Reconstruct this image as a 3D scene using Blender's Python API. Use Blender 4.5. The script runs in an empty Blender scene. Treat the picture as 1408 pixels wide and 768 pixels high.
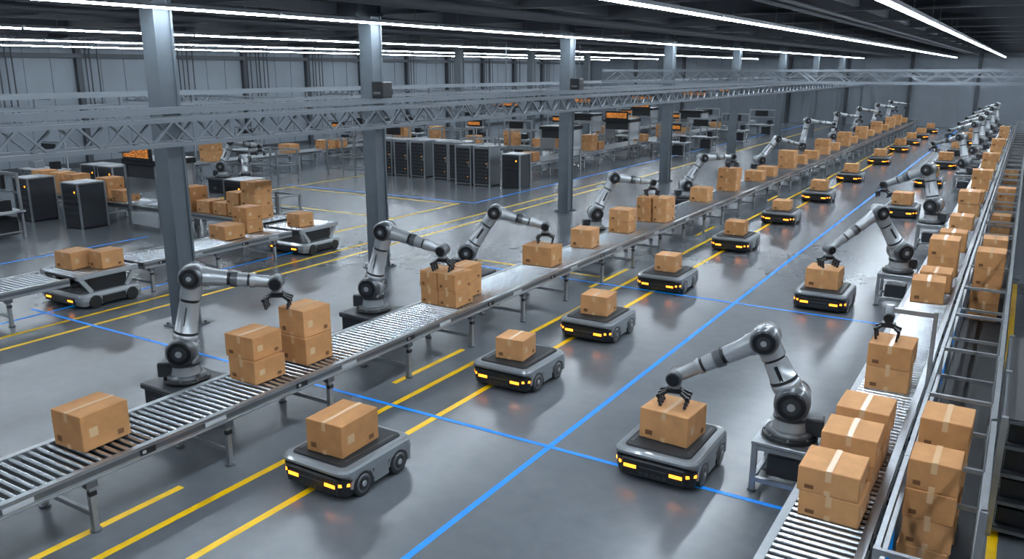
import bpy, math, random
from mathutils import Vector, Matrix
random.seed(7)
scene=bpy.context.scene
COL=scene.collection
try:
    scene.view_settings.view_transform='Standard'; scene.view_settings.look='None'
except Exception: pass

# ------------------------------------------------------------------ materials
def mat(name,col,rough=.5,metal=0.0,emit=None,es=0,noise=0.0,nscale=6,bump=0.0,coat=0.0):
    m=bpy.data.materials.new(name); m.use_nodes=True
    nt=m.node_tree; b=nt.nodes['Principled BSDF']
    b.inputs['Base Color'].default_value=(*col,1); b.inputs['Roughness'].default_value=rough
    b.inputs['Metallic'].default_value=metal
    if coat: b.inputs['Coat Weight'].default_value=coat
    if emit: 
        b.inputs['Emission Color'].default_value=(*emit,1); b.inputs['Emission Strength'].default_value=es
    if noise or bump:
        tc=nt.nodes.new('ShaderNodeTexCoord'); n=nt.nodes.new('ShaderNodeTexNoise')
        n.inputs['Scale'].default_value=nscale; n.inputs['Detail'].default_value=4
        nt.links.new(tc.outputs['Object'],n.inputs['Vector'])
        if noise:
            mr=nt.nodes.new('ShaderNodeMapRange'); mr.inputs['From Min'].default_value=.3; mr.inputs['From Max'].default_value=.7
            mr.inputs['To Min'].default_value=1-noise; mr.inputs['To Max'].default_value=1+noise
            nt.links.new(n.outputs['Fac'],mr.inputs['Value'])
            mx=nt.nodes.new('ShaderNodeMix'); mx.data_type='RGBA'; mx.blend_type='MULTIPLY'; mx.inputs[0].default_value=1
            mx.inputs[6].default_value=(*col,1); nt.links.new(mr.outputs[0],mx.inputs[7]); nt.links.new(mx.outputs[2],b.inputs['Base Color'])
        if bump:
            bp=nt.nodes.new('ShaderNodeBump'); bp.inputs['Strength'].default_value=bump; bp.inputs['Distance'].default_value=.02
            nt.links.new(n.outputs['Fac'],bp.inputs['Height']); nt.links.new(bp.outputs[0],b.inputs['Normal'])
    return m
ALU=mat('aluminium',(.38,.40,.42),.34,.8,noise=.08)
ALUD=mat('aluminium_dark',(.15,.165,.18),.4,.7)
STEEL=mat('roller_steel',(.55,.58,.61),.26,.9)
GREYP=mat('robot_grey_paint',(.38,.40,.42),.27,.4,noise=.04,coat=.5)
GREYM=mat('robot_joint_grey',(.10,.108,.118),.32,.35,coat=.3)
GREYD=mat('robot_dark_grey',(.04,.044,.05),.4,.3)
BLACK=mat('black_plastic',(.008,.009,.011),.33)
BLACKM=mat('black_matte',(.013,.015,.018),.6)
SHELL=mat('agv_shell_grey',(.19,.207,.224),.33,.2,coat=.3)
CARD=mat('cardboard',(.46,.22,.082),.8,noise=.12,nscale=5)
CARD2=mat('cardboard_light',(.52,.26,.105),.8,noise=.12,nscale=5)
CARDE=mat('cardboard_seam',(.16,.07,.025),.9)
TAPE=mat('packing_tape',(.62,.40,.23),.25)
LABEL=mat('paper_label',(.56,.37,.21),.6)
ORANGE=mat('orange_led',(1,.35,.03),.4,emit=(1,.27,.015),es=5)
SCREEN=mat('screen_orange',(.1,.04,.01),.3)
nt=SCREEN.node_tree; tc=nt.nodes.new('ShaderNodeTexCoord'); bk=nt.nodes.new('ShaderNodeTexBrick'); bk.inputs['Scale'].default_value=7
bk.inputs['Color1'].default_value=(1,.36,.03,1); bk.inputs['Color2'].default_value=(.15,.04,.01,1); bk.inputs['Mortar'].default_value=(.02,.01,.01,1); bk.inputs['Mortar Size'].default_value=.06
mp=nt.nodes.new('ShaderNodeMapping'); mp.inputs['Rotation'].default_value=(math.pi/2,0,0)
nt.links.new(tc.outputs['Object'],mp.inputs['Vector']); nt.links.new(mp.outputs[0],bk.inputs['Vector'])
nt.links.new(bk.outputs['Color'],nt.nodes['Principled BSDF'].inputs['Emission Color']); nt.nodes['Principled BSDF'].inputs['Emission Strength'].default_value=1.5
COLP=mat('column_paint',(.105,.126,.145),.5,noise=.1,nscale=2)
TRUSS=mat('truss_galvanised',(.21,.235,.262),.45,.5)
CEILM=mat('ceiling_dark',(.027,.031,.037),.8,noise=.2)
BEAM=mat('ceiling_beam',(.065,.071,.083),.6)
WALLM=mat('wall_paint',(.165,.188,.216),.7,noise=.08,nscale=.5)
WALLD=mat('wall_dark_trim',(.038,.044,.053),.6)
LAMP=mat('strip_lamp',(1,1,1),.5,emit=(.80,.905,1.0),es=78)
YEL=mat('yellow_floor_tape',(.95,.56,.0),.38,noise=.10,nscale=3)
BLU=mat('blue_tape_painted_glow',(.0,.17,.66),.4,emit=(.0,.33,1.0),es=.30,noise=.1)  # tape is no lamp; its faint glow is put in as emission
WHITEP=mat('white_panel',(.42,.44,.46),.4)
EQUIP=mat('equipment_grey',(.20,.22,.24),.45)

def floor_mat():
    m=bpy.data.materials.new('polished_concrete'); m.use_nodes=True; nt=m.node_tree; b=nt.nodes['Principled BSDF']
    N=nt.nodes.new; L=nt.links.new
    tc=N('ShaderNodeTexCoord'); n1=N('ShaderNodeTexNoise'); n1.inputs['Scale'].default_value=.3; n1.inputs['Detail'].default_value=9; n1.inputs['Roughness'].default_value=.64
    n2=N('ShaderNodeTexNoise'); n2.inputs['Scale'].default_value=4; n2.inputs['Detail'].default_value=6
    L(tc.outputs['Object'],n1.inputs['Vector']); L(tc.outputs['Object'],n2.inputs['Vector'])
    cr=N('ShaderNodeValToRGB'); cr.color_ramp.elements[0].position=.3; cr.color_ramp.elements[0].color=(.090,.100,.113,1); cr.color_ramp.elements[1].position=.75; cr.color_ramp.elements[1].color=(.148,.162,.180,1)
    ad=N('ShaderNodeMath'); ad.operation='MULTIPLY_ADD'; ad.inputs[1].default_value=.25; L(n2.outputs['Fac'],ad.inputs[0]); 
    sc=N('ShaderNodeMath'); sc.operation='MULTIPLY'; sc.inputs[1].default_value=.75; L(n1.outputs['Fac'],sc.inputs[0]); L(sc.outputs[0],ad.inputs[2])
    L(ad.outputs[0],cr.inputs[0]); L(cr.outputs[0],b.inputs['Base Color'])
    mr=N('ShaderNodeMapRange'); mr.inputs['From Min'].default_value=.3; mr.inputs['From Max'].default_value=.7; mr.inputs['To Min'].default_value=.235; mr.inputs['To Max'].default_value=.255
    L(n1.outputs['Fac'],mr.inputs['Value']); L(mr.outputs[0],b.inputs['Roughness'])
    b.inputs['Specular IOR Level'].default_value=.65
    return m
FLOOR=floor_mat()

# ------------------------------------------------------------------ mesh builder
class MB:
    def __init__(s): s.v=[];s.f=[];s.m=[];s.sm=[];s.mats=[]
    def mi(s,m):
        if m not in s.mats: s.mats.append(m)
        return s.mats.index(m)
    def add(s,vs,fs,m,smooth=False):
        o=len(s.v); s.v+= [tuple(v) for v in vs]; k=s.mi(m)
        for f in fs: s.f.append(tuple(o+i for i in f)); s.m.append(k); s.sm.append(smooth)
    def box(s,x0,x1,y0,y1,z0,z1,m):
        vs=[(x0,y0,z0),(x1,y0,z0),(x1,y1,z0),(x0,y1,z0),(x0,y0,z1),(x1,y0,z1),(x1,y1,z1),(x0,y1,z1)]
        s.add(vs,[(0,3,2,1),(4,5,6,7),(0,1,5,4),(1,2,6,5),(2,3,7,6),(3,0,4,7)],m)
    def cbox(s,x0,x1,y0,y1,z0,z1,c,m):
        C=Vector(((x0+x1)/2,(y0+y1)/2,(z0+z1)/2)); h=((x1-x0)/2,(y1-y0)/2,(z1-z0)/2)
        vs=[];idx={}
        for sx in(-1,1):
            for sy in(-1,1):
                for sz in(-1,1):
                    sg=(sx,sy,sz)
                    for a in range(3):
                        p=[sg[k]*(h[k] if k==a else h[k]-c) for k in range(3)]
                        idx[(sg,a)]=len(vs); vs.append(C+Vector(p))
        fs=[]
        for a in range(3):
            b,d=(a+1)%3,(a+2)%3
            for sg in(-1,1):
                q=[]
                for sb,sd in((-1,-1),(1,-1),(1,1),(-1,1)):
                    t=[0]*3;t[a]=sg;t[b]=sb;t[d]=sd;q.append(idx[(tuple(t),a)])
                fs.append(q)
            for sb in(-1,1):
                for sd in(-1,1):
                    t0=[0]*3;t0[a]=-1;t0[b]=sb;t0[d]=sd;t1=list(t0);t1[a]=1
                    t0=tuple(t0);t1=tuple(t1)
                    fs.append([idx[(t0,b)],idx[(t1,b)],idx[(t1,d)],idx[(t0,d)]])
        for sx in(-1,1):
            for sy in(-1,1):
                for sz in(-1,1): fs.append([idx[((sx,sy,sz),a)] for a in range(3)])
        out=[]
        for f in fs:
            p=[vs[i] for i in f]; n=(p[1]-p[0]).cross(p[2]-p[0]); cc=sum(p,Vector())/len(p)-C
            out.append(f if n.dot(cc)>0 else f[::-1])
        s.add(vs,out,m)
    def frame(s,p0,p1):
        p0=Vector(p0);p1=Vector(p1);d=(p1-p0).normalized()
        up=Vector((0,0,1)) if abs(d.z)<.95 else Vector((0,1,0))
        a=d.cross(up).normalized(); b=a.cross(d).normalized()
        return p0,p1,d,a,b
    def beam(s,p0,p1,w,h,m):
        p0,p1,d,a,b=s.frame(p0,p1)
        vs=[]
        for p in(p0,p1):
            for u,v in((-1,-1),(1,-1),(1,1),(-1,1)): vs.append(p+a*u*w/2+b*v*h/2)
        s.add(vs,[(0,1,2,3)[::-1],(4,5,6,7),(0,1,5,4),(1,2,6,5),(2,3,7,6),(3,0,4,7)],m)
    def rev(s,p0,p1,prof,m,n=20,caps=True,capm=None):
        """revolve profile [(t,r)] (t in metres from p0) about the axis p0->p1"""
        p0,p1,d,a,b=s.frame(p0,p1)
        vs=[]
        for t,r in prof:
            for k in range(n):
                an=2*math.pi*k/n; vs.append(p0+d*t+a*r*math.cos(an)+b*r*math.sin(an))
        fs=[]
        for j in range(len(prof)-1):
            for k in range(n):
                k2=(k+1)%n; fs.append((j*n+k,j*n+k2,(j+1)*n+k2,(j+1)*n+k))
        s.add(vs,[f[::-1] for f in fs],m,True)
        if caps:
            cm=capm or m
            s.add(vs[:n],[tuple(range(n))],cm); s.add(vs[-n:],[tuple(range(n))[::-1]],cm)
    def cyl(s,p0,p1,r,m,n=16,r1=None,bev=0,capm=None):
        L=(Vector(p1)-Vector(p0)).length; r1=r if r1 is None else r1
        if bev: prof=[(0,r-bev),(bev,r),(L-bev,r1),(L,r1-bev)]
        else: prof=[(0,r),(L,r1)]
        s.rev(p0,p1,prof,m,n,True,capm)
    def rrect(s,secs,m,n=5,smooth=False):
        """loft of rounded rectangles [(z,cx,cy,hx,hy,r)]"""
        rings=[]
        for z,cx,cy,hx,hy,r in secs:
            ring=[]
            for q,(sx,sy) in enumerate(((1,1),(-1,1),(-1,-1),(1,-1))):
                for k in range(n+1):
                    an=math.pi/2*(q+k/n); ring.append((cx+sx*(hx-r)+r*math.cos(an),cy+sy*(hy-r)+r*math.sin(an),z))
            rings.append(ring)
        c=len(rings[0]); vs=[v for r in rings for v in r]; fs=[]
        for j in range(len(rings)-1):
            for k in range(c): k2=(k+1)%c; fs.append((j*c+k,j*c+k2,(j+1)*c+k2,(j+1)*c+k))
        s.add(vs,fs,m,smooth); s.add(rings[0],[tuple(range(c))[::-1]],m); s.add(rings[-1],[tuple(range(c))],m)
    def mesh(s,name):
        me=bpy.data.meshes.new(name); me.from_pydata(s.v,[],s.f)
        for m in s.mats: me.materials.append(m)
        me.polygons.foreach_set('material_index',s.m); me.polygons.foreach_set('use_smooth',s.sm); me.update()
        return me
    def obj(s,name,loc=(0,0,0),rz=0,parent=None):
        return place(s.mesh(name),name,loc,rz,parent)
def place(me,name,loc=(0,0,0),rz=0,parent=None,scale=None):
    o=bpy.data.objects.new(name,me); COL.objects.link(o); o.location=loc; o.rotation_euler=(0,0,rz)
    if scale: o.scale=scale
    if parent: o.parent=parent
    return o
def empty(name,loc=(0,0,0),rz=0):
    e=bpy.data.objects.new(name,None); COL.objects.link(e); e.location=loc; e.rotation_euler=(0,0,rz); e.empty_display_size=.2
    return e

# ------------------------------------------------------------------ room
XL,XR,YN,YF,ZC=-47,6,-14,94,7.7
b=MB(); b.box(XL-.3,XR+.3,YN,YF+.3,-.2,0,FLOOR); b.obj('floor')
b=MB(); b.box(XL-.3,XR+.3,YN,YF+.3,ZC,ZC+.2,CEILM); b.obj('ceiling')
def wall_panels(b,axis,fixed,a0,a1,sgn):
    step=1.5; n=int((a1-a0)/step)
    for i in range(n+1):
        a=a0+i*step; w=.03; d=.04
        big=(i%4==0)
        if big: w=.16; d=.3
        if axis=='x': b.box(fixed,fixed+sgn*d,a-w,a+w,0,ZC-.01,WALLD if big else WALLM)
        else: b.box(a-w,a+w,fixed,fixed+sgn*d,0,ZC-.01,WALLD if big else WALLM)
b=MB(); b.box(XL-.3,XL,YN,YF,0,ZC,WALLM); wall_panels(b,'x',XL,YN+.5,YF-1,1)
b.obj('wall_left')
b=MB()
for z0,z1,d in((6.2,6.45,.35),(0,.3,.06),(3.4,3.5,.1)): b.box(XL+.01,XL+.01+d,YN,YF-.02,z0,z1,WALLD)
b.obj('trim_1')
b=MB(); b.box(XL,XR,YF,YF+.3,0,ZC,WALLM); wall_panels(b,'y',YF,XL+.5,XR-.5,-1); b.obj('wall_far')
b=MB(); b.box(XR,XR+.3,YN,YF,0,ZC,WALLM); wall_panels(b,'x',XR,YN+.5,YF-1,-1); b.obj('wall_right')
b=MB()
for k in range(14):
    y=11+k*5.9
    for j in range(random.randint(3,6)):
        yy=y+j*.35+random.random()*.2
        b.cyl((XL+.45,yy,2.6+random.random()*1.5),(XL+.45,yy,ZC-.05),.04,WALLD,6)
b.obj('wall_conduit_pipes')
b=MB()
y=-8
while y<YF:
    b.box(XL,XR,y-.11,y+.11,7.10,7.16,BEAM); b.box(XL,XR,y-.02,y+.02,7.16,7.6,BEAM); b.box(XL,XR,y-.11,y+.11,7.6,7.66,BEAM)
    y+=5.55
for x in (-44,-39.5,-33,-29,-22,-18.5,-12,-9.6,-4.4,.6,3.5):
    b.box(x-.08,x+.08,YN,YF,7.2,7.5,BEAM)
for x in [XL+1+i*1.6 for i in range(33)]:
    b.box(x-.03,x+.03,YN,YF,7.58,7.68,BEAM)
b.obj('ceiling_beams')
b=MB()
for x,z,r in((-5,6.95,.08),(-4.7,6.95,.05),(-11.5,6.9,.12),(-20,6.9,.1),(-30,6.9,.12),(-.2,6.9,.14)):
    b.cyl((x,YN,z),(x,YF-.1,z),r,BEAM,10)
b.obj('ceiling_pipes')
for x in (-43,-35,-25.5,-14.85,-6.5,-2.45,2.6):
    b=MB(); y=-4
    while y<YF-6:
        b.box(x-.09,x+.09,y,y+5.9,6.72,6.80,ALUD)
        b.box(x-.05,x+.05,y+.02,y+5.88,6.685,6.719,LAMP)
        for yy in(y+1,y+5): b.box(x-.008,x+.008,yy-.008,yy+.008,6.8,7.6,ALUD)
        y+=6.0
    b.obj('ceiling_strip_light')
# columns (H-section)
colmb=MB(); w=.22
colmb.box(-w,w,-w,-w+.05,.03,7.65,COLP); colmb.box(-w,w,w-.05,w,.03,7.65,COLP); colmb.box(-.15,.18,-w+.05,w-.05,.03,7.65,COLP)
colmb.box(-.34,.34,-.34,.34,0,.03,COLP)
for sx in(-1,1):
    for sy in(-1,1): colmb.cyl((sx*.28,sy*.28,.03),(sx*.28,sy*.28,.08),.025,ALUD,6)
colmb.box(-.26,.26,-.26,.26,6.9,7.0,COLP)
cm=colmb.mesh('steel_column')
for y in (11.15,17.7,29.1,39.9,51,62,73,84): place(cm,'steel_column',(-15.4,y,0))
for y in (44,53,62,78): place(cm,'steel_column',(-31,y,0))
# trusses
def box_truss(name,x0,x1,z0,z1,y0,y1,step,c=.085,d=.042):
    b=MB()
    for x in(x0,x1):
        for z in(z0,z1): b.box(x-c/2,x+c/2,y0,y1,z-c/2,z+c/2,TRUSS)
    n=int((y1-y0)/step)
    for i in range(n):
        ya=y0+i*step; yb=ya+step; ym=(ya+yb)/2
        for x in(x0,x1):
            b.beam((x,ya,z0),(x,ym,z1),d,d,TRUSS); b.beam((x,ym,z1),(x,yb,z0),d,d,TRUSS)
        b.beam((x0,ya,z1),(x1,ym,z1),d*.7,d*.7,TRUSS); b.beam((x1,ym,z1),(x0,yb,z1),d*.7,d*.7,TRUSS)
        b.box(x0,x1,ya-.02,ya+.02,z0-.02,z0+.02,TRUSS)
    return b
t=box_truss('t',-14.95,-14.3,4.08,4.55,-4,93,1.0)
t.box(-15.0,-14.9,-4,93,4.64,4.78,TRUSS)
for k in range(30): t.box(-15.12,-14.9,-3+k*3.2,-2.9+k*3.2,3.94,4.05,ALUD)
t.obj('overhead_gantry_truss')
t=box_truss('t',-18.6,-17.9,4.3,4.7,-4,93,1.25,.07,.035)
for xx in(-18.9,-17.6): t.box(xx-.04,xx+.04,-4,93,4.92,5.01,TRUSS)
for k in range(48): t.box(-18.9,-17.6,-4+k*2,-3.94+k*2,4.9,4.95,TRUSS); t.box(-18.28,-18.22,-4+k*2,-3.94+k*2,4.7,4.92,TRUSS)
t.obj('overhead_gantry_truss')
for yy,xa,xb in((29.9,-14.1,5.8),(62.9,-14.1,5.8)):
    t=box_truss('t',-.4,.4,5.1,5.5,0,xb-xa,1.1,.08,.04)
    t.obj('overhead_cross_truss',(xb,yy,0),math.pi/2)
for yy in (30.7,47,63.5,79):
    t=box_truss('t',-.35,.35,3.8,4.15,0,26.5,1.2,.07,.035)
    t.obj('overhead_cross_truss',(-19.2,yy,0),math.pi/2)
for (x,y) in ((-14.85,17.45),(-14.85,28.85)):
    b=MB(); b.cbox(-.2,.2,-.2,.2,0,.42,.02,BLACK); b.box(-.12,.12,-.21,-.2,.1,.16,ALUD); b.obj('truss_drive_box',(x,y,4.79))

# ------------------------------------------------------------------ floor markings
b=MB(); T=.004
def ln(b,x0,x1,y0,y1,m): b.box(x0,x1,y0,y1,.0005,T,m)
for x,y0,y1 in((-8.55,-6,92),(-7.62,-6,92),(-17.15,-4,90),(-17.95,-4,40),(.3,5,25),(-20.2,20,28.5),(-30.2,21,43)): ln(b,x-.055,x+.055,y0,y1,YEL)
for y0,y1 in((1.5,6.3),(10.8,13),(18.8,21.2),(27,29),(36,38)): ln(b,-9.23,-9.12,y0,y1,YEL)
ln(b,-30,-20.3,24.1,24.2,YEL); ln(b,-13.5,-9.3,19.9,20,YEL); ln(b,-30,-20.3,28.2,28.3,YEL)
b.obj('yellow_floor_marking')
b=MB()
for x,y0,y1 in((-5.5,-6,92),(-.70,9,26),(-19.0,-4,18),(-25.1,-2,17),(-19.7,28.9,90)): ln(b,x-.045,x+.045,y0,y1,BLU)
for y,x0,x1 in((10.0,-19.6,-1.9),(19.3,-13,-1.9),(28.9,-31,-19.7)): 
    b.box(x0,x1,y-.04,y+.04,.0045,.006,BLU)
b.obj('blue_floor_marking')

# ------------------------------------------------------------------ conveyor
def conveyor(name,w,L,z=.85,loc=(0,0,0),rz=0,pitch=.118,legs=2.05,leg0=.8,belt=False):
    """runs along local +Y from 0..L, centred on x=0"""
    e=empty(name,loc,rz); h=w/2
    b=MB()
    for s in(-1,1):
        x=s*h
        b.box(x-.03,x+.03,0,L,z-.15,z-.006,ALU); b.box(x-.045,x+.045,0,L,z-.17,z-.15,ALU); b.box(x-.045,x+.045,0,L,z-.006,z+.004,ALU)
        xa,xb=sorted((x+s*.03,x+s*.036)); b.box(xa,xb,0,L,z-.11,z-.045,ALUD)
    b.obj('side_rails',parent=e)
    b=MB()
    if belt: b.box(-h+.05,h-.05,0,L,z-.06,z-.004,EQUIP)
    n=int(L/pitch)
    if not belt:
        for i in range(n):
            y=(i+.5)*pitch; b.cyl((-h+.03,y,z-.031),(h-.03,y,z-.031),.031,STEEL,10)
        b.box(-h+.04,h-.04,.02,L-.02,z-.12,z-.10,BLACK)
    b.obj('rollers' if not belt else 'belt',parent=e)
    b=MB(); y=leg0
    while y<L:
        for s in(-1,1):
            b.box(s*h-.035,s*h+.035,y-.035,y+.035,.03,z-.17,ALU); b.cyl((s*h,y,0),(s*h,y,.03),.07,ALUD,10)
            b.box(s*h-.05,s*h+.05,y-.07,y+.07,z-.25,z-.175,ALUD)
            b.box(s*h-.012,s*h+.05,y-.045,y+.045,z-.36,z-.3,BLACK)
        b.box(-h,h,y-.025,y+.025,.2,.26,ALU); b.box(-h,h,y-.03,y+.03,z-.25,z-.18,ALU)
        y+=legs
    b.obj('legs',parent=e)
    b=MB(); y=.4
    while y<L-1.4:
        b.box(h+.036,h+.05,y,y+.22,z-.12,z-.04,BLACK); b.box(h+.05,h+.053,y+.03,y+.08,z-.1,z-.06,ORANGE if int(y*3)%4==0 else WHITEP)
        b.box(h+.036,h+.048,y+1,y+1.35,z-.11,z-.05,WHITEP)
        y+=2.7
    b.obj('sensor_labels',parent=e)
    return e
conveyor('roller_conveyor',1.12,90,loc=(-9.68,-.1,0),leg0=1.03)
conveyor('roller_conveyor',.84,80,loc=(-1.27,5.2,0),leg0=.6)
conveyor('roller_conveyor',1.3,9.9,loc=(-19.2,.5,0),z=.8,leg0=.3)
conveyor('roller_conveyor',1.3,5.0,loc=(-19.2,12.35,0),z=.8,leg0=.2)
conveyor('roller_conveyor',1.2,14,loc=(-20.4,18.5,0),rz=math.pi/2,z=.8)
conveyor('belt_conveyor',1.2,22,loc=(-36.6,27,0),belt=True)
conveyor('belt_conveyor',1.3,36,loc=(-22.3,36.2,0),belt=True)
conveyor('belt_conveyor',1.3,11.5,loc=(-23.4,45.5,0),rz=math.pi/2,belt=True)
conveyor('belt_conveyor',1.3,36,loc=(-27.5,50,0),belt=True)

# ------------------------------------------------------------------ cardboard boxes
def box_mesh(sx,sy,h,light=False,label=True):
    b=MB(); c=CARD2 if light else CARD; hx,hy=sx/2,sy/2
    b.cbox(-hx,hx,-hy,hy,0,h,.008,c)
    e=.0025
    b.box(-.004,.004,-hy+.01,hy-.01,h,h+.0015,CARDE)
    b.box(-.03,.03,-hy-e,hy+e,h+.001,h+e+.001,TAPE)
    for s in(-1,1):
        y0,y1=sorted((s*hy,s*(hy+e))); b.box(-.03,.03,y0,y1,h-.12,h+e,TAPE)
        b.box(-.03,.03,y0,y1,0,.06,TAPE)
    if label:
        b.box(hx,hx+e,-hy*.7,-hy*.35,h*.35,h*.6,LABEL); b.box(-hx*.75,-hx*.45,-hy-e,-hy,h*.14,h*.3,CARDE)
        b.box(hx,hx+e,hy*.45,hy*.7,h*.12,h*.26,CARDE)
    return b.mesh('cardboard_box')
BM={}
def cb(x,y,z,sx=.55,sy=.6,h=.42,rz=0,parent=None):
    k=(round(sx,2),round(sy,2),round(h,2),(int(abs(x*13+y*7+z*31))%2))
    if k not in BM: BM[k]=box_mesh(k[0],k[1],k[2],k[3]==1,True)
    return place(BM[k],'cardboard_box',(x,y,z),rz)
def stack(x,y,z,n,sx=.55,sy=.6,h=.38,j=.04):
    for i in range(n):
        cb(x+random.uniform(-j,j)*.5,y+random.uniform(-j,j)*.5,z+i*(h+.004),sx,sy,h,random.uniform(-j,j))
Z=.857
cb(-9.82,5.55,Z,.58,.68,.48,.06)
stack(-9.8,8.25,Z,2,.6,.6,.36,.08)
stack(-9.72,9.25,Z,2,.58,.6,.45,.1)
for dx,dy in((-.22,-.05),(.23,-.05),(.0,.62)): stack(-9.75+dx,13.3+dy,Z,2,.43,.62,.34,.02)
cb(-9.8,17.35,Z,.8,.62,.48,.05)
cb(-9.85,19.8,Z,.6,.62,.5,.1); stack(-9.85,22.3,Z,2,.62,.62,.34)
stack(-9.98,24.5,Z,2,.45,.75,.38,.02); stack(-9.48,24.6,Z,2,.45,.75,.38,.02)
cb(-9.85,29.3,Z,.65,.65,.5); stack(-9.85,32.6,Z,2,.75,.7,.44); 
for y,n in((36.2,1),(38.2,1),(41.9,2),(44.2,1),(47.1,1),(50,2),(53,1),(56.5,2),(59,1),(63,2),(66,1),(69.5,2),(73,1),(77,2),(81,2),(85,1)): stack(-9.8,y,Z,n,.75,.75,.42)
# right conveyor
stack(-1.27,8.75,Z,2,.62,.6,.28,.04); stack(-1.24,9.55,Z,2,.6,.58,.32,.04); stack(-1.24,10.35,Z,2,.6,.62,.34,.04)
stack(-1.29,13.05,Z,2,.6,.66,.35,.03)
cb(-1.3,18.7,Z,.62,.66,.46,.05); cb(-1.25,19.8,Z,.62,.7,.42); stack(-1.25,21.5,Z,2,.62,.7,.42); cb(-1.27,24.6,Z,.65,.7,.5)
for y,n in((28.2,1),(31,2),(34.4,1),(38,2),(42,1),(46,2),(51,1),(56,2),(62,1),(69,2)): stack(-1.27,y,Z,n,.62,.72,.4)

# ------------------------------------------------------------------ AGVs
def agv_mesh():
    b=MB()
    b.rrect([(.07,0,0,.55,.68,.12),(.16,0,0,.575,.705,.14),(.33,0,0,.585,.715,.15)],BLACK)
    b.rrect([(.30,0,.05,.60,.665,.10),(.385,0,.0,.60,.725,.15),(.42,0,0,.60,.73,.17),(.45,0,0,.575,.70,.16),(.458,0,0,.54,.665,.14)],SHELL)
    for s in(-1,1):
        xa,xb=sorted((s*.555,s*.60))
        b.box(xa,xb,-.15,.15,.10,.31,SHELL); b.box(xa,xb,.57,.63,.12,.31,SHELL)
        for y in(-.37,.37):
            b.cyl((s*.46,y,.18),(s*.605,y,.18),.18,BLACK,24,bev=.012)
            b.rev((s*.603,y,.18),(s*.615,y,.18),[(0,.13),(.012,.12)],GREYM,20)
            b.rev((s*.612,y,.18),(s*.622,y,.18),[(0,.10),(.008,.095)],BLACK,20)
            b.rev((s*.612,y,.18),(s*.628,y,.18),[(0,.045),(.014,.04)],GREYP,12)
            n=12
            for k in range(n):
                a0=math.pi*k/n;a1=math.pi*(k+1)/n
                b.beam((s*.58,y+.21*math.cos(a0),.18+.2*math.sin(a0)),(s*.58,y+.21*math.cos(a1),.18+.2*math.sin(a1)),.045,.035,SHELL)
    b.rrect([(.458,0,.0,.48,.61,.08),(.48,0,.0,.47,.60,.08)],BLACKM)
    b.box(-.43,-.39,-.5,.5,.48,.484,GREYD); b.box(.39,.43,-.5,.5,.48,.484,GREYD)
    for s in(-1,1):
        y0,y1=sorted((s*.64,s*.722)); b.cbox(-.46,.46,y0,y1,.09,.335,.02,BLACK)
        for t in(-1,1):
            xa,xb=sorted((t*.24,t*.42)); ya,yb=sorted((s*.71,s*.73)); b.box(xa,xb,ya,yb,.20,.245,ORANGE)
            b.beam((t*.47,s*.708,.25),(t*.575,s*.60,.25),.03,.04,ORANGE)
        ya,yb=sorted((s*.722,s*.728)); b.box(-.2,.2,ya,yb,.235,.243,GREYM)
        for q in range(5): b.box(-.2+q*.085,-.15+q*.085,ya,yb,.13,.165,GREYD)
    return b.mesh('mobile_robot_cart')
AG=agv_mesh()
def agv(x,y,box=None,rz=0):
    place(AG,'mobile_robot_cart',(x,y,0),rz)
    if box: cb(x+box[3],y+box[4],.486,box[0],box[1],box[2],box[5])
agv(-7.5,7.8,(.62,.78,.46,0,-.08,.05))
agv(-7.35,12.2,(.55,.55,.38,-.02,-.1,.1))
agv(-7.3,15.4,(.6,.6,.42,0,0,.08))
agv(-7.45,19.85,(.55,.55,.42,0,0,.03)); agv(-7.4,25.6,(.6,.6,.42,0,0,.05)); agv(-7.35,31.2,(.6,.6,.35,0,0,.0))
for y in(37.4,45,54.5,63.5,70,76.5,84): agv(-7.3,y,(.65,.65,.42,0,0,random.uniform(-.1,.1)))
agv(-3.72,10.4,(.72,.66,.44,.0,.0,-.06)); agv(-3.6,20.25,(.75,.7,.46,-.05,0,0))
for y in(35,45,54,63,72,81): agv(-3.7,y,(.7,.7,.45,0,0,random.uniform(-.1,.1)))

def shuttle(x,y,rz=0):
    b=MB()
    b.rrect([(.08,0,0,.86,.78,.14),(.2,0,0,.90,.82,.16),(.3,0,0,.90,.82,.16),(.36,0,0,.84,.76,.14)],GREYP)
    b.rrect([(.05,0,0,.8,.74,.1),(.08,0,0,.84,.76,.1)],BLACK)
    b.cbox(-.6,.6,-.845,-.80,.1,.27,.01,BLACK)
    b.cbox(.88,.925,-.3,.3,.1,.27,.01,BLACK)
    for t in(-1,1):
        xa,xb=sorted((t*.35,t*.55)); b.box(xa,xb,-.855,-.844,.17,.21,ORANGE)
        for yy in(-.48,.48): b.cyl((t*.80,yy,.16),(t*.915,yy,.16),.16,BLACK,20,bev=.01)
        b.beam((t*.72,-.45,.36),(t*.72,-.7,.72),.07,.1,GREYP); b.beam((t*.72,.45,.36),(t*.72,.7,.72),.07,.1,GREYP)
        b.cbox(min(t*.66,t*.78),max(t*.66,t*.78),-.8,.8,.70,.82,.015,GREYP)
        b.cbox(min(t*.60,t*.72),max(t*.60,t*.72),-.5,.5,.36,.70,.02,BLACK)
    for i in range(14):
        yy=-.74+i*.114; b.cyl((-.66,yy,.78),(.66,yy,.78),.036,STEEL,8)
    b.box(-.66,.66,-.75,.75,.70,.73,BLACKM)
    b.obj('transfer_shuttle_cart',(x,y,0),rz)
shuttle(-19.25,11.35); shuttle(-19.1,18.35)
cb(-19.5,11.15,.822,.6,.62,.42,.1); cb(-18.9,11.6,.822,.5,.6,.42,.05)

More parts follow.
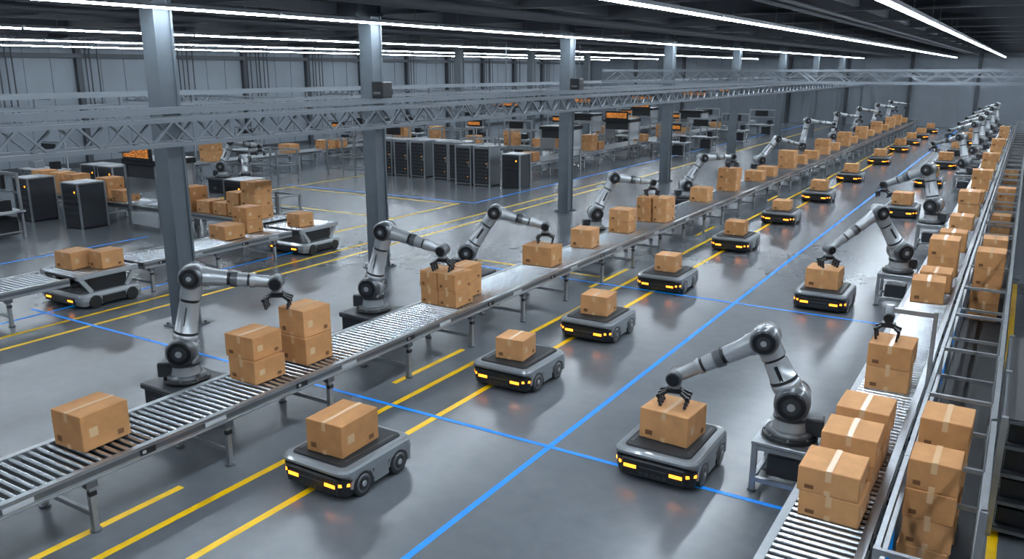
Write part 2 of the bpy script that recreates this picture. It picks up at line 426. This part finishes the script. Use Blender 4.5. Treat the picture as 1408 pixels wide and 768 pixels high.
# ------------------------------------------------------------------ robot arm
def robot_arm(x,y,ped,tgt,l1=1.25,l2=1.3,frame=False,k=1.14,gl=.42):
    """6-axis arm: base at (x,y), pedestal height ped, gripper finger tips at tgt (world)"""
    dx,dy=tgt[0]-x,tgt[1]-y; yaw=math.atan2(dy,dx); D=math.hypot(dx,dy)
    e=empty('robot_arm',(x,y,0),yaw)
    b=MB()
    if frame:
        h=.36
        for sx in(-1,1):
            for sy in(-1,1):
                b.box(sx*h-.035,sx*h+.035,sy*h-.035,sy*h+.035,.03,ped-.04,ALU); b.cyl((sx*h,sy*h,0),(sx*h,sy*h,.03),.06,ALUD,8)
        for s in(-1,1):
            for z in(.18,ped-.1):
                b.box(-h,h,s*h-.03,s*h+.03,z-.03,z+.03,ALU); b.box(s*h-.03,s*h+.03,-h,h,z-.03,z+.03,ALU)
        b.cbox(-.40,.40,-.42,.42,ped-.05,ped,.008,ALU)
        b.cbox(-.22,.22,-.22,.22,.2,.5,.01,GREYD)
    else:
        b.cbox(-.48,.48,-.48,.48,0,ped-.1,.02,BLACKM); b.cbox(-.52,.52,-.52,.52,ped-.1,ped,.02,GREYD)
        for s in(-1,1):
            b.box(-.3,.3,s*.48-.01,s*.48+.01,.15,ped-.2,BLACK); b.box(-.1,.1,s*.49-.01,s*.49+.01,.2,.3,ALUD)
    pe=b.obj('pedestal',parent=e); pe.rotation_euler=(0,0,-yaw)
    zs=ped+.45*k
    b=MB()
    b.cyl((0,0,ped),(0,0,ped+.06),.31*k,BLACK,28,bev=.01)
    b.rev((0,0,ped+.06),(0,0,zs),[(0,.265*k),(.05,.265*k),(.07,.225*k)],GREYM,28)
    b.rev((0,0,ped+.13),(0,0,zs),[(0,.205*k),(.08*k,.19*k),(.13*k,.19*k)],GREYP,28)
    b.cyl((0,0,ped+.13+.12*k),(0,0,ped+.13+.15*k),.20*k,GREYD,28)
    b.cbox(-.16*k,.16*k,-.14*k,.14*k,ped+.25*k,zs+.05,.03,GREYP)
    b.cbox(-.36*k,-.14*k,-.1*k,.1*k,ped+.08,ped+.28*k,.02,GREYD)
    for q in range(8):
        an=q*math.pi/4; b.cyl((.285*k*math.cos(an),.285*k*math.sin(an),ped+.06),(.285*k*math.cos(an),.285*k*math.sin(an),ped+.075),.016,ALU,6)
    b.obj('base',parent=e)
    W=Vector((D,0,tgt[2]+gl)); S=Vector((0,0,zs)); d=(W-S).length
    if l1+l2<d*1.04: s=d*1.04/(l1+l2); l1*=s; l2*=s
    ca=(d*d+l1*l1-l2*l2)/(2*d*l1); ca=max(-1,min(1,ca)); el=math.atan2(W.z-S.z,W.x)+math.acos(ca)
    E=S+Vector((math.cos(el),0,math.sin(el)))*l1
    u=(E-S).normalized()
    b=MB()
    hw=.225*k
    b.cyl((0,-hw,zs),(0,hw,zs),.195*k,GREYM,28,bev=.03)
    b.cyl((0,-.1*k,zs),(0,.1*k,zs),.202*k,GREYP,28,bev=.01)
    for s in(-1,1):
        b.cyl((0,s*hw,zs),(0,s*(hw+.03),zs),.16*k,BLACK,24,bev=.008); b.cyl((0,s*(hw+.03),zs),(0,s*(hw+.045),zs),.10*k,GREYD,20)
        b.cyl((0,s*(hw+.045),zs),(0,s*(hw+.052),zs),.045*k,GREYP,16)
    b.rev(S,E,[(.06,.15*k),(.21,.168*k),(.26,.168*k),(.27,.155*k),(l1*.66,.135*k)],GREYP,24)
    b.rev(S,E,[(.28,.163*k),(.32,.163*k)],GREYD,24); b.rev(S,E,[(l1*.66,.125*k),(l1*.70,.125*k)],BLACK,24)
    b.rev(S,E,[(l1*.70,.142*k),(l1*.8,.142*k),(l1-.02,.142*k)],GREYP,24)
    for sd in(-1,1):
        p=S+u*l1*.36+Vector((0,sd*.146*k,0)); q=S+u*l1*.60+Vector((0,sd*.136*k,0))
        b.beam(p,q,.012,.05,BLACK)
    b.obj('upper_arm',parent=e)
    b=MB(); hw=.185*k
    b.cyl((E.x,-hw,E.z),(E.x,hw,E.z),.16*k,GREYM,26,bev=.025)
    b.cyl((E.x,-.09*k,E.z),(E.x,.09*k,E.z),.167*k,GREYP,26,bev=.01)
    for s in(-1,1):
        b.cyl((E.x,s*hw,E.z),(E.x,s*(hw+.03),E.z),.13*k,BLACK,24,bev=.008); b.cyl((E.x,s*(hw+.03),E.z),(E.x,s*(hw+.042),E.z),.075*k,GREYD,18)
        b.cyl((E.x,s*(hw+.042),E.z),(E.x,s*(hw+.048),E.z),.035*k,GREYP,14)
    b.obj('elbow',parent=e)
    b=MB()
    b.rev(E,W,[(.04,.13*k),(.22,.135*k),(.27,.12*k),(l2*.42,.108*k)],GREYP,22)
    b.rev(E,W,[(l2*.42,.095*k),(l2*.46,.095*k)],BLACK,20)
    b.rev(E,W,[(l2*.46,.115*k),(l2*.54,.112*k)],GREYM,20); b.rev(E,W,[(l2*.54,.1*k),(l2*.66,.096*k)],GREYP,20); b.rev(E,W,[(l2*.66,.086*k),(l2*.69,.086*k)],BLACK,20)
    b.rev(E,W,[(l2*.69,.104*k),(l2*.74,.102*k),(l2*.75,.088*k),(l2*.97,.08*k)],GREYP,20)
    b.obj('forearm',parent=e)
    b=MB(); x0,z0=W.x,W.z
    b.cyl((x0,-.13*k,z0),(x0,.13*k,z0),.098*k,GREYM,20,bev=.015)
    for s in(-1,1): b.cyl((x0,s*.13*k,z0),(x0,s*.15*k,z0),.075*k,BLACK,18)
    b.cyl((x0,0,z0-.05),(x0,0,z0-.155),.075*k,GREYP,18); b.cyl((x0,0,z0-.155),(x0,0,z0-.175),.085*k,BLACK,18)
    b.obj('wrist',parent=e)
    b=MB(); zt=z0-gl
    b.cbox(x0-.12,x0+.12,-.08,.08,z0-.235,z0-.17,.015,BLACK); b.cyl((x0-.1,0,z0-.2),(x0+.1,0,z0-.2),.06,GREYD,12)
    for sx in(-1,1):
        for sy in(-1,0,1):
            a=Vector((x0+sx*.1,sy*.07,z0-.215)); c=Vector((x0+sx*.20,sy*.12,z0-.27)); f=Vector((x0+sx*.17,sy*.12,zt+.012))
            b.beam(a,c,.038,.045,GREYD); b.cyl(c-Vector((0,.028,0)),c+Vector((0,.028,0)),.032,BLACK,10); b.beam(c,f,.034,.038,BLACK)
            m=(c+f)/2; b.cyl(m-Vector((0,.025,0)),m+Vector((0,.025,0)),.027,GREYD,10)
            b.cbox(f.x-.022,f.x+.022,f.y-.022,f.y+.022,zt+.001,zt+.04,.005,GREYD)
    b.obj('gripper',parent=e)
    return e
robot_arm(-11.22,8.02,.58,(-9.98,8.95,1.77),k=1.18)
robot_arm(-11.28,12.72,.58,(-9.75,13.15,1.55),k=1.18)
robot_arm(-11.6,16.72,.56,(-9.8,17.5,1.35))
robot_arm(-11.3,23.4,.6,(-9.9,24.6,1.635))
robot_arm(-11.2,31.3,.6,(-9.8,32.7,1.755))
robot_arm(-11.3,42.3,.6,(-9.8,44.2,1.4),l1=1.4,l2=1.5)
for y in(51.5,60.5,69,78,86): robot_arm(-11.3,y,.62,(-9.8,y+1,2.0),l1=1.5,l2=1.6)
robot_arm(-2.17,10.65,.74,(-3.72,10.4,.94),l1=.90,l2=1.36,frame=True,k=1.16)
robot_arm(-2.18,21.3,.80,(-3.6,20.25,.96),l1=1.15,l2=1.42,frame=True)
robot_arm(-2.16,29.0,.80,(-3.7,29.4,1.45),l1=1.15,l2=1.45,frame=True,k=1.25)
robot_arm(-2.16,43.5,.85,(-3.6,44.6,1.7),l1=1.2,l2=1.5,frame=True)
for y in(51,58,65,73,82): robot_arm(-2.16,y,.85,(-3.5,y+.8,1.9),l1=1.35,l2=1.5,frame=True)
robot_arm(-27.2,23.2,.7,(-25.6,21.8,1.2)); robot_arm(-31.5,25.5,.7,(-30,26.5,1.7))

# ------------------------------------------------------------------ right side frames and racks
def bay_frame(y0,L,x0=-.66,x1=.12,h=1.3):
    b=MB(); n=int(L/2.2)
    for i in range(n+1):
        y=y0+i*2.2
        for x in(x0,x1):
            b.box(x-.03,x+.03,y-.03,y+.03,0.02,h if x==x0 else h+.6,ALU); b.box(x-.06,x+.06,y-.06,y+.06,0,.02,ALUD)
        for z in(.12,.82,h-.03): b.box(x0,x1,y-.025,y+.025,z-.025,z+.025,ALU)
    for x in(x0,x1):
        for z in(.12,.82,h-.03): b.box(x-.025,x+.025,y0,y0+n*2.2,z-.025,z+.025,ALU)
    b.box(x1-.025,x1+.025,y0,y0+n*2.2,h+.55,h+.6,ALU)
    b.box(x0+.03,x1-.03,y0,y0+n*2.2,.145,.16,BLACKM)
    b.obj('aluminium_buffer_rack')
bay_frame(7.4,77)
stack(-.36,9.3,.163,4,.5,.5,.33,.02); stack(-.34,10.2,.163,4,.52,.6,.37,.02)
for y,n in((20.5,4),(22.2,3),(24.4,3),(31.1,2),(35.4,3),(46,2)): stack(-.28,y,.163,n,.56,.66,.38,.02)

def shelf_rack(y0,L,x0,x1,h,levels,fill=.75):
    b=MB(); n=max(1,int(round(L/1.5))); st=L/n
    for i in range(n+1):
        y=y0+i*st
        for x in(x0,x1): b.box(x-.035,x+.035,y-.035,y+.035,0,h,ALU)
        for z in levels: b.box(x0,x1,y-.02,y+.02,z-.04,z,ALUD)
    for z in levels:
        for x in(x0,x1): b.box(x-.025,x+.025,y0,y0+L,z-.07,z,ALUD)
        b.box(x0,x1,y0,y0+L,z,z+.015,BLACKM)
    b.box(x1-.01,x1+.01,y0,y0+L,.05,h,BLACKM)
    for i in range(n):
        for z,z2 in zip(levels,levels[1:]):
            if random.random()<fill:
                ya=y0+i*st+.1; hh=(z2-z)*random.uniform(.6,.85)
                b.box(x0+.06,x1-.08,ya,ya+st-.2,z+.02,z+hh,BLACK)
                for q in range(3): b.box(x0+.055,x0+.06,ya+.08,ya+st-.3,z+hh*(.3+.2*q),z+hh*(.3+.2*q)+.015,ALUD)
                b.box(x0+.05,x0+.06,ya+.1,ya+.16,z+.06,z+.08,ORANGE if random.random()<.3 else ALUD)
    b.obj('storage_shelf_rack')
shelf_rack(10.7,3.6,.24,1.25,1.55,[.12,.48,.84,1.2,1.52],1)
shelf_rack(17.5,30,.75,1.8,2.7,[.12,.6,1.1,1.6,2.1,2.66],.9)
shelf_rack(48,34,.4,1.8,3.1,[.12,.75,1.4,2.0,2.6,3.06],.9)

b=MB()
b.box(-.03,.03,-.03,.03,-.83,1.25,ALU)
b.beam((.03,0,1.2),(-.62,0,1.2),.07,.07,ALU)
b.cyl((-.62,0,1.28),(-.62,0,1.0),.065,GREYP,16,bev=.01); b.cyl((-.62,-.09,1.08),(-.62,.09,1.08),.075,BLACK,16,bev=.01)
b.cbox(-.72,-.52,-.07,.07,.93,1.0,.01,BLACK)
for sx in(-1,1):
    for sy in(-1,1):
        a=Vector((-.62+sx*.08,sy*.05,.95)); c=Vector((-.62+sx*.16,sy*.1,.9)); f=Vector((-.62+sx*.14,sy*.1,.742))
        b.beam(a,c,.035,.035,GREYD); b.cyl(c-Vector((0,.025,0)),c+Vector((0,.025,0)),.026,BLACK,8); b.beam(c,f,.03,.03,BLACK)
b.obj('gantry_gripper',(-.755,13.05,.83))

# ------------------------------------------------------------------ left background equipment
def cabinet_mesh():
    b=MB(); b.cbox(-.45,.45,-.5,.5,.06,1.95,.015,EQUIP); b.box(-.43,.43,-.48,.48,0,.06,BLACKM)
    b.box(-.39,.39,-.515,-.5,.12,1.82,BLACK)
    for i in range(9): 
        z=.2+i*.175; b.box(-.34,.34,-.525,-.515,z,z+.11,GREYD); b.box(.26,.29,-.53,-.525,z+.04,z+.06,ORANGE if i%4==1 else ALU)
    b.box(.34,.365,-.54,-.515,.9,1.2,ALU)
    for sx in(-1,1): b.box(sx*.45-.03,sx*.45+.03,-.53,-.47,0,1.98,ALU)
    return b.mesh('server_cabinet')
CAB=cabinet_mesh()
def dark_cab_mesh():
    b=MB(); b.cbox(-.5,.5,-.5,.5,.05,1.6,.015,GREYD); b.box(-.44,.44,-.515,-.5,.1,1.52,BLACKM)
    for i in range(6): b.box(-.4,.4,-.525,-.515,.2+i*.22,.2+i*.22+.1,BLACK)
    b.box(.28,.34,-.53,-.515,1.3,1.36,ORANGE)
    b.box(-.5,.5,-.5,.5,0,.05,BLACK); b.box(-.52,.52,-.52,.52,1.6,1.65,ALU)
    for sx in(-1,1):
        for sy in(-1,1): b.box(sx*.5-.03,sx*.5+.03,sy*.5-.03,sy*.5+.03,0,1.65,ALU)
    return b.mesh('control_cabinet')
DCAB=dark_cab_mesh()
for x in(-29.3,-28.2,-27.1,-25.6,-24.6): place(CAB,'server_cabinet',(x,35.0,0))
for i in range(2): place(CAB,'server_cabinet',(-23.4+i*1.1,33.9,0))
for x,y in((-29.4,38.5),(-28.2,38.5),(-27,38.5),(-20.7,34.0)): place(DCAB,'control_cabinet',(x,y,0))
for x,y in((-31.6,16.9),(-33.6,20.8),(-32.4,20.8),(-28.6,17.0),(-35.2,16.5),(-24.3,20.6)): place(DCAB,'control_cabinet',(x,y,0))

def portal_mesh(screen):
    b=MB()
    for sx in(-1,1):
        for sy in(-1,1): b.box(sx*.85-.05,sx*.85+.05,sy*.75-.05,sy*.75+.05,0,2.4,ALU)
        b.box(sx*.85-.03,sx*.85+.03,-.7,.7,1.2,2.3,WHITEP)
    b.cbox(-.95,.95,-.85,.85,2.3,2.5,.02,BLACK)
    b.box(-.8,.8,-.78,-.75,.15,.6,WHITEP); b.box(-.8,.8,-.76,-.74,1.85,2.3,BLACKM)
    if screen:
        b.cbox(-.78,.78,-.9,-.78,2.45,3.0,.02,BLACK); b.box(-.7,.7,-.91,-.9,2.58,2.9,SCREEN)
    return b.mesh('scanner_portal')
PT=[portal_mesh(False),portal_mesh(True)]
place(PT[1],'scanner_portal',(-26.2,18.5,0))
for x,y,s in((-22.3,41.5,0),(-22.3,49.8,1),(-22.3,63.5,0),(-27.5,55,0),(-27.5,66,1),(-36.6,42,0)): place(PT[s],'scanner_portal',(x,y,0))
def workstation_mesh(screen):
    b=MB()
    for sx in(-1,1):
        for sy in(-1,1): b.box(sx*1.1-.04,sx*1.1+.04,sy*.5-.04,sy*.5+.04,0,2.2 if sy>0 else .9,ALU)
        b.box(sx*1.1-.03,sx*1.1+.03,-.5,.5,.2,.25,ALU)
    b.cbox(-1.2,1.2,-.6,.6,.88,.94,.01,WHITEP); b.box(-1.1,1.1,.47,.53,2.1,2.2,ALU); b.box(-1.1,1.1,.48,.52,1.5,1.56,ALU)
    b.cbox(-.9,-.2,-.35,.45,.1,.8,.02,EQUIP); b.cbox(.2,.9,-.35,.45,.1,.7,.02,BLACKM)
    b.cbox(-.6,.5,.3,.42,1.62,2.1,.02,BLACK)
    if screen: b.box(-.54,.44,.29,.3,1.74,1.96,SCREEN)
    b.cbox(.6,.95,-.1,.3,.94,1.3,.02,BLACK); b.cbox(-.95,-.5,-.2,.3,.94,1.25,.02,EQUIP)
    return b.mesh('packing_workstation')
WS=[workstation_mesh(False),workstation_mesh(True)]
for i,(x,y) in enumerate(((-33.5,49),(-30,49),(-25,56),(-31,57),(-19.9,58),(-19.9,66),(-24.9,66),(-33.5,40),(-40,34),(-40,42),(-40,50),(-40,58),(-19.9,52.5),(-19.9,74),(-24.9,74),(-31,70),(-29.6,14.2),(-40,22))):
    place(WS[i%3==0],'packing_workstation',(x,y,0),0)
hm=MB(); hm.box(-.02,.02,-.02,.02,.4,3.6,ALUD); hm.cbox(-.85,.85,-.08,.08,0,.42,.02,BLACK); hm.box(-.78,.78,-.09,-.08,.1,.3,SCREEN); hm=hm.mesh('hanging_monitor')
for x,y,z in((-25,40,3.5),(-22.5,44,3.6),(-21,50,3.6),(-20.4,58,3.7),(-28,48.5,3.5),(-20.4,66,3.8)): place(hm,'hanging_monitor',(x,y,z))
def alu_frame(x,y,w,d,h):
    b=MB()
    for sx in(-1,1):
        for sy in(-1,1): b.box(sx*w/2-.04,sx*w/2+.04,sy*d/2-.04,sy*d/2+.04,0,h,ALU)
    for z in(.3,h*.5,h-.04):
        for s in(-1,1):
            b.box(-w/2,w/2,s*d/2-.03,s*d/2+.03,z-.03,z+.03,ALU); b.box(s*w/2-.03,s*w/2+.03,-d/2,d/2,z-.03,z+.03,ALU)
    b.obj('aluminium_guard_frame',(x,y,0))
alu_frame(-28.6,12.2,1.6,1.6,2.2); alu_frame(-25.1,37.3,1.4,1.2,2); alu_frame(-22.6,20.6,1.2,1,1.2); alu_frame(-31.5,34,2,1.2,1.9); alu_frame(-33,30,2,1.4,1.6)
alu_frame(-34,24,1.6,1.2,1.9); alu_frame(-38.8,28.5,1.6,1.2,1.9); alu_frame(-29.8,41.3,2.4,1.4,2.1); alu_frame(-25.6,42.5,2.2,1.2,2.1); alu_frame(-25,50.5,2.4,1.4,2.2)
Zl=.807
for x,n,s in((-33.6,2,.7),(-32.3,2,.7),(-31.3,2,.65),(-29.2,2,.7),(-28.3,1,.7),(-24.4,2,.6),(-23.5,1,.65),(-22.7,1,.7),(-22.0,2,.6),(-21.2,3,.7)): stack(x,18.45,Zl,n,s,.7,.4)
stack(-19.3,15.6,Zl,1,.7,.7,.4); stack(-19.55,16.6,Zl,2,.6,.6,.38)
stack(-18.9,18.1,.822,1,.55,.6,.4)
for y,n in((29,2),(34.5,1),(37.5,1),(38.6,1),(45,2)): stack(-36.6,y,Z,n,.9,.8,.5)
for y,n in((37,1),(38,1),(45,2),(46,1),(53,1),(57,2),(61,1),(69,1)): stack(-22.3,y,Z,n,.8,.8,.45)
for y,n in((52,1),(58,1),(63,2),(75,1)): stack(-27.5,y,Z,n,.9,.8,.5)
for x,n in((-25,2),(-26,1),(-28,2),(-31,1),(-34,2)): stack(x,45.5,Z,n,.8,.8,.5)

# ------------------------------------------------------------------ world + camera
w=bpy.data.worlds.new('world'); scene.world=w; w.use_nodes=True
w.node_tree.nodes['Background'].inputs[0].default_value=(.50,.63,.8,1); w.node_tree.nodes['Background'].inputs[1].default_value=.2
cam=bpy.data.cameras.new('camera'); co=bpy.data.objects.new('camera',cam); COL.objects.link(co)
f=1130; cam.sensor_width=36; cam.lens=36*f/1408; cam.clip_end=300
co.location=(0,0,5.5); co.rotation_euler=(math.pi/2-math.atan(287/f),0,math.atan(718/math.sqrt(287**2+f*f)))
scene.camera=co
